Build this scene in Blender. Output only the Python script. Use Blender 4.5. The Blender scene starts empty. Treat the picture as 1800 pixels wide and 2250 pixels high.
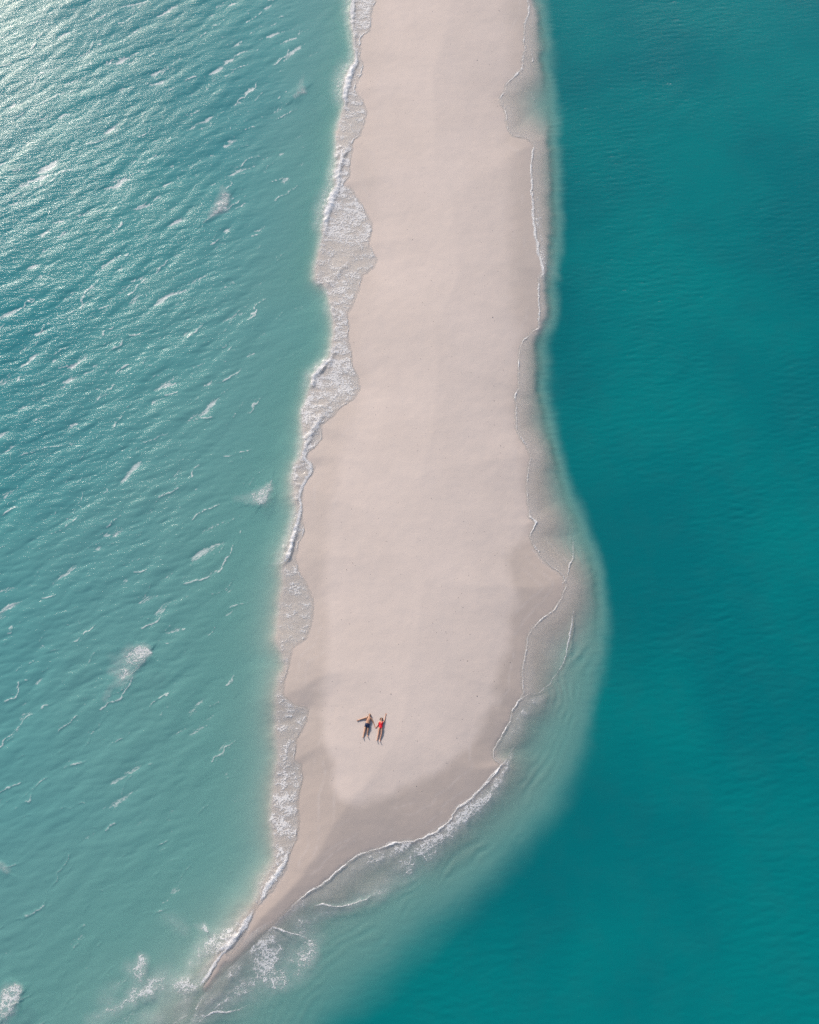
import bpy, bmesh, math, random
import numpy as np
from mathutils import Vector
random.seed(4)
rng = np.random.default_rng(7)
sc = bpy.context.scene
C = sc.collection

# ---------------------------------------------------------------- camera
TILT = math.radians(25.0)          # off straight down
FOVY = math.radians(62.0)
HCAM = 62.0
F = 1125 / math.tan(FOVY / 2)
cam_d = bpy.data.cameras.new('camera')
cam = bpy.data.objects.new('camera', cam_d); C.objects.link(cam)
cam.location = (0, 0, HCAM); cam.rotation_euler = (TILT, 0, 0)
cam_d.sensor_fit = 'VERTICAL'; cam_d.angle_y = FOVY if hasattr(cam_d, 'angle_y') else FOVY
cam_d.clip_start = 0.5; cam_d.clip_end = 40000
sc.camera = cam

# ---------------------------------------------------------------- world, sun, exposure
SUN_ELEV = math.radians(24)
SUN_AZ = math.radians(-31)         # from +Y (up the picture) towards -X (left)
w = bpy.data.worlds.new('World'); sc.world = w; w.use_nodes = True
wn = w.node_tree.nodes; wl = w.node_tree.links
bgn = wn['Background']
sky = wn.new('ShaderNodeTexSky'); sky.sky_type = 'NISHITA'; sky.sun_disc = False
sky.sun_elevation = SUN_ELEV; sky.sun_rotation = SUN_AZ
sky.air_density = 1.0; sky.dust_density = 1.5; sky.ozone_density = 1.0
wl.new(sky.outputs[0], bgn.inputs[0]); bgn.inputs[1].default_value = 0.095
sd = Vector((math.sin(SUN_AZ) * math.cos(SUN_ELEV), math.cos(SUN_AZ) * math.cos(SUN_ELEV), math.sin(SUN_ELEV)))
sun_d = bpy.data.lights.new('sun', 'SUN'); sun = bpy.data.objects.new('sun', sun_d); C.objects.link(sun)
sun_d.energy = 3.25; sun_d.angle = math.radians(5); sun_d.color = (1.0, 0.88, 0.77)
sun.rotation_euler = sd.to_track_quat('Z', 'Y').to_euler()
sc.view_settings.view_transform = 'Standard'; sc.view_settings.look = 'None'
sc.view_settings.gamma = 1; sc.view_settings.use_curve_mapping = False
sc.view_settings.exposure = 0.7
sc.cycles.use_denoising = False
sc.cycles.max_bounces = 6; sc.cycles.transparent_max_bounces = 8
sc.cycles.sample_clamp_indirect = 3; sc.cycles.sample_clamp_direct = 4

# ---------------------------------------------------------------- picture trace -> ground
ct, st = math.cos(TILT), math.sin(TILT)
def ground(x, y, z=0.0):
    """point of the level z that stands at traced position x, y"""
    px = (x - 900) / F; py = (1125 - y) / F
    k = (HCAM - z) / (ct - py * st)
    return px * k, (py * ct + st) * k

def cv(reg, pts):
    x0, y0, f = {'A': (600, 0, .4058), 'B': (600, 700, .4638), 'C': (500, 1450, .5217), 'D': (0, 1750, .4058),
                 'V': (0, 0, 1.0435), 'S': (0, 0, 1.0), 'T': (0, 0, .3478), 'U': (0, 600, .3478), 'W': (0, 1200, .3478)}[reg]
    return [(x0 + p[0] * f, y0 + p[1] * f) + tuple(p[2:]) for p in pts]

# ---------------------------------------------------------------- numpy noise
PERM = rng.permutation(256)
PERM = np.concatenate([PERM, PERM])
GA = rng.random(256) * 2 * np.pi
GX, GY = np.cos(GA).astype(np.float32), np.sin(GA).astype(np.float32)
def perlin(x, y, seed=0):
    x = np.asarray(x, np.float32) + seed * 17.31; y = np.asarray(y, np.float32) - seed * 9.73
    xf = np.floor(x); yf = np.floor(y)
    xi = xf.astype(np.int32) & 255; yi = yf.astype(np.int32) & 255
    fx = x - xf; fy = y - yf
    u = fx * fx * fx * (fx * (fx * 6 - 15) + 10); v = fy * fy * fy * (fy * (fy * 6 - 15) + 10)
    x1 = (xi + 1) & 255; y1 = (yi + 1) & 255
    def g(ix, iy, dx, dy):
        h = PERM[PERM[ix] + iy]
        return GX[h] * dx + GY[h] * dy
    a = g(xi, yi, fx, fy); b = g(x1, yi, fx - 1, fy)
    c = g(xi, y1, fx, fy - 1); d = g(x1, y1, fx - 1, fy - 1)
    return ((a + u * (b - a)) * (1 - v) + (c + u * (d - c)) * v) * 1.5
def fbm(x, y, o=4, seed=0):
    s = 0; a = 1; t = 0
    for i in range(o):
        s = s + a * perlin(x, y, seed + i * 3); t += a; a *= .5; x = x * 2.03; y = y * 2.03
    return s / t
def sstep(a, b, x):
    t = np.clip((x - a) / (b - a), 0, 1); return t * t * (3 - 2 * t)

# ---------------------------------------------------------------- the grid all the ground and water is built on
STEP = 2.4
def axis(lo, hi, far_lo, far_hi, step, grow=1.18):
    mid = list(np.arange(lo, hi + .01, step))
    a = []; s = step; x = lo
    while x - s > far_lo: s *= grow; x -= s; a.append(x)
    if a: a[-1] = far_lo
    b = []; s = step; x = mid[-1]
    while x + s < far_hi: s *= grow; x += s; b.append(x)
    if b: b[-1] = far_hi
    return np.array(a[::-1] + mid + b, np.float64)
AX = axis(-120, 1920, -9000, 11000, STEP)
AY = axis(-60, 2330, -2860, 9000, STEP)
SX, SY = np.meshgrid(AX, AY)
px = (SX - 900) / F; py = (1125 - SY) / F
k = HCAM / (ct - py * st)
WX = (px * k); WY = ((py * ct + st) * k)

# organic wobble of every traced line (world scale noise)
wob = lambda s, seed: fbm(WX / s, WY / s, 3, seed)
NX = wob(1.6, 1); NY = wob(1.6, 2)
QX = SX + 5 * NX; QY = SY + 5 * NY
FX = perlin(WX / .35, WY / .35, 5); FY = perlin(WX / .35, WY / .35, 6)
QX = QX + 1.6 * FX; QY = QY + 1.6 * FY

# coarse copy for distance fields
def pip(poly, X, Y):
    ins = np.zeros(X.shape, bool)
    n = len(poly)
    for i in range(n):
        x1, y1 = poly[i][:2]; x2, y2 = poly[(i + 1) % n][:2]
        if y1 == y2: continue
        c = (Y > min(y1, y2)) & (Y <= max(y1, y2))
        ins ^= c & (X < (x2 - x1) * (Y - y1) / (y2 - y1) + x1)
    return ins
def dist_line(pts, X, Y, closed=False):
    d = np.full(X.shape, 1e9, np.float32)
    n = len(pts)
    for i in range(n if closed else n - 1):
        x1, y1 = pts[i][:2]; x2, y2 = pts[(i + 1) % n][:2]
        dx, dy = x2 - x1, y2 - y1
        L = dx * dx + dy * dy + 1e-9
        t = np.clip(((X - x1) * dx + (Y - y1) * dy) / L, 0, 1)
        d = np.minimum(d, (X - x1 - t * dx) ** 2 + (Y - y1 - t * dy) ** 2)
    return np.sqrt(d)
SUB = 4
def sdf(poly, mask_pts=None):
    """signed distance (px) to closed polygon, + outside; evaluated on every 4th row/column then refined"""
    X = QX.astype(np.float32); Y = QY.astype(np.float32)
    ins = pip(poly, X, Y)
    cx = np.unique(np.concatenate([np.arange(0, X.shape[1], 2), [X.shape[1] - 1]]))
    cy = np.unique(np.concatenate([np.arange(0, X.shape[0], 2), [X.shape[0] - 1]]))
    Xc = X[np.ix_(cy, cx)]; Yc = Y[np.ix_(cy, cx)]
    pl = mask_pts if mask_pts is not None else poly
    d = dist_line(pl, Xc, Yc, closed=mask_pts is None)
    dc = np.where(ins[np.ix_(cy, cx)], -d, d)
    # bilinear upsample by index
    r = np.empty((len(cy), X.shape[1]), np.float32)
    ii = np.arange(X.shape[1])
    for a in range(len(cy)): r[a] = np.interp(ii, cx, dc[a])
    out = np.empty(X.shape, np.float32)
    jj = np.arange(X.shape[0])
    pos = np.interp(jj, cy, np.arange(len(cy))); lo = np.minimum(pos.astype(int), len(cy) - 2); fr = (pos - lo)[:, None]
    out[:] = r[lo] * (1 - fr) + r[lo + 1] * fr
    return out

# ---------------------------------------------------------------- traced shorelines
L_IN = [(860, -900), (838, -200)] + cv('A', [(555,0),(540,50),(525,100),(525,170),(490,190),(475,215),(470,300),(490,360),(480,400),(460,440),(440,490),(460,510),(495,560),(510,600),(495,640),(490,690),(470,730),(435,760),(425,830),(415,900),(412,960),(375,998),(430,1030),(465,1080),(500,1140),(540,1215),(530,1270),(515,1325),(545,1370),(567,1410),(545,1455),(485,1490),(470,1560),(435,1640),(405,1700)]) + \
    cv('B', [(360,60),(355,100),(375,170),(375,220),(405,280),(410,340),(380,390),(310,430),(260,480),(225,510),(232,570),(200,610),(165,640),(165,670),(200,700),(185,740),(150,780),(135,870),(138,950),(150,1010),(125,1060),(105,1130),(120,1200),(165,1270),(190,1330),(185,1420),(160,1520),(100,1560),(82,1590),(75,1640),(60,1700)]) + \
    cv('C', [(250,40),(240,90),(235,150),(280,190),(340,205),(330,260),(300,310),(290,350),(280,420),(310,440),(320,490),(300,560),(300,680),(290,750),(265,820),(250,880),(200,960),(140,1020),(110,1060),(100,1100),(60,1180),(5,1250)]) + \
    cv('D', [(1215,840),(1150,960),(1110,1035)])
R_IN = [(1180, -900), (1168, -200)] + cv('A', [(1385,0),(1375,100),(1355,160),(1360,250),(1345,370),(1310,405),(1260,460),(1225,525),(1250,600),(1255,650),(1265,700),(1290,740),(1370,755),(1412,785),(1395,860),(1398,1000),(1408,1100),(1415,1250),(1440,1370),(1468,1475),(1440,1500),(1430,1560),(1438,1700)]) + \
    cv('B', [(1255,40),(1220,60),(1180,100),(1165,180),(1160,240),(1160,330),(1135,365),(1155,410),(1145,460),(1150,530),(1190,590),(1218,650),(1203,720),(1200,800),(1205,860),(1215,940),(1250,965),(1212,1030),(1228,1075),(1265,1125),(1325,1180),(1372,1222),(1382,1265),(1366,1325),(1322,1382),(1255,1432),(1200,1500),(1190,1600),(1175,1700)]) + \
    cv('C', [(1235,50),(1245,130),(1230,170),(1190,210),(1185,260),(1150,320),(1120,370),(1115,420),(1150,440),(1120,490),(1060,550),(1000,600),(955,635),(940,670),(900,700),(850,735),(810,750),(770,755),(710,765),(640,790),(560,815),(500,850),(430,920),(350,970),(260,1040),(190,1110),(160,1120),(80,1180),(0,1275)]) + \
    cv('D', [(1215,905),(1160,985),(1120,1040)])
LAND = L_IN + R_IN[::-1]
L_OUT = [(800, -900), (788, -200)] + cv('A', [(432,0),(425,90),(430,170),(447,260),(440,330),(400,400),(385,470),(385,570),(365,640),(345,720),(345,800),(350,880),(340,960),(325,1040),(290,1130),(270,1220),(262,1320),(235,1430),(230,1500),(300,1560),(310,1640),(325,1725)]) + \
    cv('B', [(290,60),(282,120),(278,170),(230,225),(190,270),(175,340),(150,420),(140,480),(148,560),(140,640),(112,690),(98,750),(95,830),(110,880),(118,940),(98,1010),(70,1090),(50,1160),(48,1250),(35,1350),(25,1450),(15,1520),(50,1590),(58,1640),(40,1725)]) + \
    cv('C', [(225,60),(205,180),(210,300),(215,400),(208,470),(195,560),(190,680),(205,790),(205,850),(150,950),(132,1010),(90,1060),(50,1110),(0,1195)]) + \
    cv('D', [(1180,870),(1110,970),(1090,1030),(1000,1110),(930,1232)]) + [(330, 2330), (100, 2600), (-600, 3200)]
DEEP = [(1235, -900), (1190, -300)] + cv('A', [(1455,0),(1475,100),(1495,250),(1515,400),(1532,600),(1545,800),(1550,1000),(1555,1200),(1540,1350),(1525,1500),(1525,1725)]) + \
    cv('B', [(1300,60),(1290,200),(1300,380),(1335,560),(1380,700),(1425,820),(1475,940),(1520,1080),(1560,1230),(1580,1380),(1582,1600),(1575,1725)]) + \
    cv('C', [(1590,60),(1570,150),(1520,330),(1450,490),(1370,640),(1270,760),(1130,910),(1000,1030),(850,1170),(700,1310),(560,1430),(440,1540)]) + [(620, 2400), (300, 2700), (-300, 3400)]
DRY = [(840, -900), (850, -100)] + cv('V', [(800,0),(792,150),(778,300),(790,400),(797,500),(785,600),(755,700),(768,800),(745,870),(715,960),(700,1050),(690,1150),(680,1250),(686,1330),(690,1400),(676,1480),(682,1560),(705,1610),(700,1650),(716,1680),(760,1690),(830,1675),(900,1640),(960,1600),(1010,1540),(1040,1480),(1060,1400),(1075,1320),(1088,1260),(1080,1220),(1068,1180),(1078,1160),(1110,1130),(1115,1090),(1105,1000),(1090,900),(1085,850),(1082,820),(1092,760),(1095,700),(1080,650),(1078,550),(1070,480),(1075,420),(1075,350),(1065,280),(1055,200),(1075,170),(1080,100),(1072,0)]) + [(1115, -100), (1130, -900)]

far_l = [(-30000, 30000), (-30000, -3000), (L_OUT[0][0], -3000)]
far_r = [(40000, 30000), (40000, -3000), (DEEP[0][0], -3000)]
AXISL = cv('S', [(1000,-3000),(1000,-200),(980,300),(960,900),(850,1400),(780,1800),(660,1960),(560,2060),(470,2150),(430,2190),(400,2260),(300,2420),(60,2700),(-2000,4600),(-12000,12000)])
sd_land = sdf(LAND)
sd_out = sdf(L_OUT + [(-30000, 30000), (-30000, -3000), (L_OUT[0][0], -3000)], L_OUT)     # - in the open left water
sd_deep = sdf(DEEP + [(-3000, 30000), (40000, 30000), (40000, -3000), (DEEP[0][0], -3000)], DEEP)  # - in the deep right water
sd_dry = sdf(DRY)
sd_axis = sdf(AXISL + [(-12000, 30000), (40000, 30000), (40000, -3000)], AXISL)           # - right of the spit
RIGHT = sstep(12, -12, sd_axis)
LEFT = 1 - RIGHT

# ---------------------------------------------------------------- depth of the water
pxm = 30.0
n1 = fbm(WX / 9, WY / 9, 4, 11); n2 = fbm(WX / 3.0, WY / 3.0, 3, 15)
dm_l = np.maximum(-sd_out, 0) / pxm
lw = np.interp(SY, [0, 600, 1100, 1800, 2150], [.65, 1.0, 2.0, 3.0, 4.6])
D_l = 0.02 + np.interp(SY, [0, 900, 1300, 2250], [.45, .38, .20, .14]) * (1 - np.exp(-dm_l / 1.2)) + 1.9 * (1 - np.exp(-dm_l / (9.0 * lw))) + dm_l * .01
D_l *= 1 + .16 * n1 * sstep(0, 4, dm_l)
dm_r = np.maximum(sd_land, 0) / pxm
shelf = np.where(WY > 0, 1, 1)
fr_s = np.maximum(sd_land, 0) / (np.maximum(sd_land, 0) + np.maximum(sd_deep, 0) + 1)
wid_s = np.clip((np.maximum(sd_land, 0) + np.maximum(sd_deep, 0)) / 90, .55, 2.2)
D_r = .015 + np.interp(SY, [0, 1450, 1650, 2250], [.42, .42, .34, .30]) * fr_s ** np.interp(SY, [0, 1400, 1600, 2250], [3.0, 3.0, 1.3, .9]) * wid_s
sdd = -sd_deep
low = sstep(1500, 2000, SY)
soft = 24 + 58 * low
drop = sstep(-soft * 1.1, soft * 1.2, sdd + n2 * 12)
rip = np.sin((sd_deep + 14 * n2 + 48 * fbm(WX / 6, WY / 6, 3, 31)) / 3.0 + 1.5 * n1)
D_r = D_r + .03 * rip * 1.15 * np.clip(.5 + 2.2 * fbm(WX / 2.5, WY / 2.5, 2, 33), 0, 1.4) * sstep(.25, .6, fr_s) * (1 - drop) * sstep(900, 1400, SY) * (.4 + .6 * np.clip(.5 + n1 * 2, 0, 1))
D_r = D_r * (1 - drop) + drop * (1.15 + 1.6 * sstep(0, 420, sdd)) + drop * .2 * n1
D = D_l * LEFT + D_r * RIGHT
film = sstep(0, 14, sd_land)
D = np.maximum(D, .22 * sstep(2085, 2190, SY) * np.exp(-(sd_axis / 160.0) ** 2))
D = D * film + .012 * (1 - film)
D = np.maximum(D, .006)

# ---------------------------------------------------------------- sea waves: a directional spectrum, summed by FFT
def ocean(N, L, sysms, seed):
    r = np.random.default_rng(seed)
    kf = np.fft.fftfreq(N, L / N) * 2 * np.pi
    KX, KY = np.meshgrid(kf, kf); K = np.hypot(KX, KY); K[0, 0] = 1e-6
    amp = np.zeros((N, N))
    for lam, ang, spread, rms, width in sysms:
        k0 = 2 * np.pi / lam
        P = np.where(K > k0, (k0 / K) ** width, np.exp(-((k0 - K) / (.28 * k0)) ** 2)) / K
        cth = (KX * math.cos(ang) + KY * math.sin(ang)) / K
        P = P * np.maximum(cth, 0) ** spread * np.exp(-(K * .03) ** 2); P[0, 0] = 0
        z = P * (r.normal(size=(N, N)) + 1j * r.normal(size=(N, N)))
        h = np.fft.ifft2(z).real
        amp = amp + z * (rms / h.std())
    H = np.fft.ifft2(amp).real
    DX = np.fft.ifft2(-1j * KX / K * amp).real; DY = np.fft.ifft2(-1j * KY / K * amp).real
    fld = lambda a: np.fft.ifft2(a).real
    low = np.exp(-(K / 8.5) ** 2)
    xx = fld(KX * KX / K * amp * low); yy = fld(KY * KY / K * amp * low); xy = fld(KX * KY / K * amp * low)
    J = (1 + xx) * (1 + yy) - xy * xy
    return H.astype(np.float32), DX.astype(np.float32), DY.astype(np.float32), J.astype(np.float32)
def samp(T, L, X, Y):
    N = T.shape[0]
    u = (X / L * N) % N; v = (Y / L * N) % N
    i = np.floor(u).astype(np.int32) % N; j = np.floor(v).astype(np.int32) % N; fu = (u - np.floor(u)).astype(np.float32); fv = (v - np.floor(v)).astype(np.float32)
    i1 = (i + 1) % N; j1 = (j + 1) % N
    return (T[j, i] * (1 - fu) + T[j, i1] * fu) * (1 - fv) + (T[j1, i] * (1 - fu) + T[j1, i1] * fu) * fv
OL = 131.0
hl, dxl, dyl, jl = ocean(2048, OL, [(4.6, math.radians(-38), 3, .020, 2.6), (1.7, math.radians(-52), 3.5, .0125, 2.0), (.65, math.radians(-72), 6, .005, 1.5)], 3)
hr, dxr, dyr, jr = ocean(2048, OL, [(.70, math.radians(-86), 7, .0055, 1.8), (.40, math.radians(-95), 5, .003, 1.4), (2.4, math.radians(-60), 3, .004, 2.0)], 8)
far = np.clip(1 - (np.hypot(WX, WY) - 160) / 200, 0, 1)
gust = np.clip(.55 + 1.1 * fbm(WX / 14, WY / 20, 3, 41), .12, 1.5)
aL = LEFT * sstep(0, 260, -sd_out) * far
aL2 = LEFT * sstep(-6, 60, -sd_out) * far * .3
aL = .88 * np.maximum(aL, aL2) * (1 - .45 * sstep(1200, 2100, SY) ) * (.75 + .35 * gust)
aR = RIGHT * sstep(6, 60, sd_land) * far * (gust * (1 - .6 * sstep(700, 1900, SY)))
zl = (jl - jl.mean()) / jl.std(); zr = (jr - jr.mean()) / jr.std()
print('J', zl.min(), zl.max())
zL = -samp(zl, OL, WX, WY); zR = -samp(zr, OL, WX, WY)
pl_ = fbm(WX / 5, WY / 5, 3, 71)
glare = 1 - .8 * sstep(200, 2300, np.hypot(SX - 0, SY - 0))  # painted sun glare: whitens crests more towards the upper left
pa = WX * math.cos(math.radians(-50)) + WY * math.sin(math.radians(-50)); pb = WX * math.sin(math.radians(50)) + WY * math.cos(math.radians(50))
wp = .9 * fbm(WX / 4.2, WY / 4.2, 3, 121) + .28 * fbm(WX / .8, WY / .8, 3, 122)
P1 = perlin((pa + wp) / 2.0, (pb + wp) / 5.5, 123); P2 = perlin((pa + 1.3 * wp) / 1.2, (pb - wp) / 3.0, 124)
d1 = perlin((pa + wp + .2) / 2.0, (pb + wp) / 5.5, 123) - P1; d2 = perlin((pa + 1.3 * wp + .12) / 1.2, (pb - wp) / 3.0, 124) - P2
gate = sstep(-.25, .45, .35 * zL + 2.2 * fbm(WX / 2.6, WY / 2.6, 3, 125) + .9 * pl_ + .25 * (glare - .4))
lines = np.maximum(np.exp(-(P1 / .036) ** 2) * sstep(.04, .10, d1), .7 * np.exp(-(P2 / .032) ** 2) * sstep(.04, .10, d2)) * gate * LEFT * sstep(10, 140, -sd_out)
foam_glint = LEFT * sstep(1.6, 3.3, zL + 2.3 * pl_ + 1.1 * perlin((WX + WY) / .6, (WY - WX) / .13, 73) + .7 * (glare - .5)) * sstep(10, 120, -sd_out) * (.5 + .6 * glare)  # crest foam flecks and sun glints, painted as white streaks
foam_glint = np.maximum(foam_glint, lines * (1.0 + .4 * glare) * (1 - .35 * sstep(1400, 2000, SY)))
foam_glint = foam_glint + RIGHT * .50 * sstep(1.3, 3.0, zR + 1.2 * pl_) * gust * drop * (1 - .8 * sstep(200, 1500, SY))
H = .03 * lines + samp(hl, OL, WX, WY) * aL + samp(hr, OL, WX, WY) * aR
CHX = samp(dxl, OL, WX, WY) * aL * 1.9 + samp(dxr, OL, WX, WY) * aR
CHY = samp(dyl, OL, WX, WY) * aL * 1.9 + samp(dyr, OL, WX, WY) * aR

# ---------------------------------------------------------------- foam: strokes (points carry half width px, strength)
in_x = np.where((AX > -125) & (AX < 1925))[0]; in_y = np.where((AY > -65) & (AY < 2335))[0]
def stroke(field, pts, soft=1.0, hwk=1.0):
    pts = [p if len(p) > 3 else p + (1,) for p in pts]
    for a, b in zip(pts[:-1], pts[1:]):
        r = max(a[2], b[2]) * 1.6 + 10
        i0, i1 = np.searchsorted(AX, [min(a[0], b[0]) - r, max(a[0], b[0]) + r])
        j0, j1 = np.searchsorted(AY, [min(a[1], b[1]) - r, max(a[1], b[1]) + r])
        X = QX[j0:j1, i0:i1]; Y = QY[j0:j1, i0:i1]
        if X.size == 0: continue
        dx, dy = b[0] - a[0], b[1] - a[1]; L = dx * dx + dy * dy + 1e-9
        t = np.clip(((X - a[0]) * dx + (Y - a[1]) * dy) / L, 0, 1)
        d = np.hypot(X - a[0] - t * dx, Y - a[1] - t * dy)
        hw = (a[2] + t * (b[2] - a[2])) * hwk; I = a[3] + t * (b[3] - a[3])
        v = I * np.clip((hw * (1 + .5 * soft) - d) / (hw * soft + .01), 0, 1)
        field[j0:j1, i0:i1] = np.maximum(field[j0:j1, i0:i1], v)
def ridge(pts, height, front, back):
    """a breaking crest: gaussian ridge, steep towards the side given by its normal (right of travel down the list)"""
    global H
    for a, b in zip(pts[:-1], pts[1:]): pass
solid = np.zeros(SX.shape, np.float32)      # dense white
lace = np.zeros(SX.shape, np.float32)       # netted

# left swash: strength along the strip between breaker and run-up edge
ky = np.array([-200, 0, 70, 90, 180, 230, 260, 300, 330, 400, 430, 520, 545, 575, 620, 680, 740, 800, 850, 890, 930, 960, 1020, 1060, 1130, 1180, 1215, 1240, 1300, 1400, 1425, 1480, 1530, 1560, 1640, 1680, 1740, 1800, 1850, 1930, 2000, 2100, 2200, 2400])
kv = np.array([.8, .8, .75, .55, .6, .65, .62, .55, .75, .8, .85, .8, .55, .52, .72, .66, .68, .8, .82, .72, .75, .72, .75, .6, .62, .6, .54, .54, .54, .53, .5, .52, .52, .58, .58, .6, .66, .72, .7, .6, .3, .2, .2, 0])
pat_ = np.clip(.95 + .9 * fbm(WX / 1.3, WY / .7, 3, 91), .55, 1.25)
strip = pat_ * sstep(-2, 6, sd_land) * sstep(-22, 4, sd_out) * LEFT * np.interp(SY, ky, kv)
lace = np.maximum(lace, strip * .95)
# run-up edge line
edge = np.exp(-((sd_land - 2.2) / 1.9) ** 2)
eb = np.clip(.62 + .9 * fbm(WX / 1.5, WY / 1.5, 3, 51), 0, 1)
solid = np.maximum(solid, edge * LEFT * eb * .8 * np.interp(SY, [0, 1200, 1300, 1900, 2100], [.9, .8, .6, .7, .3]))
solid = np.maximum(solid, edge * RIGHT * np.maximum(eb, .6) * np.interp(SY, [0, 700, 1500, 2250], [.62, .62, .75, .8]))
lace = np.maximum(lace, RIGHT * .38 * sstep(-1, 5, sd_land) * sstep(44, 6, sd_land + 16 * n2))

# breakers (blue-white crest foam) on the left shore
BREAK = [cv('A', [(437,-40,8,.9),(432,60,7,.9),(432,130,5,.8),(447,240,4,.6),(452,330,7,.9),(425,390,12,1),(405,450,12,1),(392,520,9,.95),(392,580,4,.6)]),
         cv('A', [(440,740,2,.5),(400,810,5,.75),(368,860,6,.85),(355,930,9,.9),(350,1000,10,.9),(325,1070,11,1),(300,1140,11,1),(282,1200,9,.9),(275,1250,4,.5)]),
         cv('A', [(440,1390,2,.4),(390,1430,4,.65),(340,1480,5,.7),(312,1530,4,.6)]),
         cv('A', [(300,1640,3,.5),(325,1690,5,.7),(340,1725,4,.5)]),
         cv('B', [(285,120,2,.4),(275,185,4,.8),(235,225,7,.9),(200,270,9,.9),(185,310,8,.8)]),
         cv('B', [(250,440,3,.5),(215,490,7,.8),(180,540,7,.8),(155,600,7,.85),(150,660,7,.9),(175,690,7,.8),(180,725,6,.8),(150,770,7,.85),(125,830,6,.85),(127,900,5,.85),(122,960,6,.9),(100,1020,6,.95),(88,1080,8,.95),(65,1130,7,.9),(45,1155,4,.7),(5,1165,2,.5)]),
         cv('C', [(260,800,4,.5),(245,850,9,.85),(210,900,10,.95),(175,945,10,.95),(148,1000,7,.9),(135,1020,3,.6)]),
         cv('C', [(105,1050,3,.6),(95,1080,8,.9),(65,1130,9,.9),(30,1170,10,.9),(-20,1215,9,.9)]),
         cv('D', [(1370,620,4,.7),(1330,700,9,.9),(1270,770,9,.9),(1210,850,5,.8),(1150,930,6,.9),(1110,1000,7,.9),(1090,1025,4,.7),(1040,1020,3,.5)])]
for b in BREAK: stroke(solid, [(p[0], p[1], p[2], p[3] * .62) for p in b], 1.3, .8)
for b in BREAK:                                  # torn skirt to seaward
    stroke(lace, [(p[0] - 8, p[1] + 2, p[2] * 2.6, p[3] * .55) for p in b], 1.0)

# right shore lines
RS = [cv('A', [(1385,-30,2,.8),(1378,90,2.4,.85),(1357,160,1.8,.7),(1360,250,1.6,.6),(1345,370,1.8,.7),(1310,405,2,.7)]),
      cv('A', [(1395,255,1.5,.7),(1404,330,2.5,.95)]), cv('A', [(1407,495,1.5,.5),(1414,545,2,.8)]),
      cv('A', [(1414,790,1.5,.8),(1396,860,3.2,.95),(1396,960,3.6,.95),(1402,1060,3.2,.9),(1410,1160,4.5,.9),(1420,1270,6,.85),(1440,1380,6,.85),(1462,1460,5,.9),(1470,1500,3,.8)]),
      cv('A', [(1440,1490,1.6,.6),(1432,1560,3,.8),(1436,1640,4.5,.85),(1444,1725,4,.8)]),
      cv('B', [(1258,0,3,.8),(1258,50,2,.6)]),
      cv('B', [(1412,950,1,.4),(1425,1060,1.6,.6),(1422,1130,2,.85),(1400,1180,3.4,.95),(1396,1220,2,.7),(1365,1265,2,.75),(1375,1300,1.5,.4)]),
      cv('B', [(1424,1375,1.2,.6),(1412,1460,3,1),(1400,1520,3,.95),(1388,1590,2,.9),(1362,1660,1.6,.7)]),
      cv('C', [(1420,0,1.2,.5),(1400,40,1.8,.8),(1360,100,2,.8),(1310,135,1.8,.7),(1270,140,2,.7),(1225,175,2.4,.8),(1192,215,2,.8)]),
      cv('C', [(1320,200,1,.4),(1240,320,1.5,.5),(1190,400,2,.7)]),
      cv('C', [(1190,400,2,.7),(1150,450,3.6,.85),(1085,525,3.6,.85),(1030,575,3.4,.8),(975,620,3.6,.85),(952,650,3.2,.8),(930,685,4,.85),(880,722,4,.9),(840,742,4.5,.9),(780,762,3.4,.8),(720,770,3.6,.85),(680,770,3,.8),(660,785,2.6,.75),(600,805,2.2,.7),(550,820,2.2,.7),(500,855,2,.7),(430,920,1.8,.7),(350,970,2,.8),(290,1025,1.6,.7),(190,1110,1.6,.7)]),
      cv('C', [(365,1040,2.5,.7),(400,1028,4.5,1),(440,1038,3,.9),(520,1030,2.6,.9),(580,1008,2.4,.9),(620,988,1.6,.6)]),
      cv('C', [(175,1120,2.5,.8),(230,1135,4,1),(285,1155,3,.9),(345,1180,2,.8)]),
      cv('D', [(940,1232,3,.6),(1000,1190,3.5,.8),(1060,1150,3,.85),(1095,1100,2,.8)]),
      cv('D', [(1060,1232,2,.5),(1110,1185,3,.8),(1160,1165,4.5,.95),(1230,1170,4,.9),(1290,1155,2.4,.7),(1350,1130,1.5,.4)])]
for b in RS: stroke(solid, [(p[0], p[1], p[2], p[3] * .6) for p in b], 1.2, .62)
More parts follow.
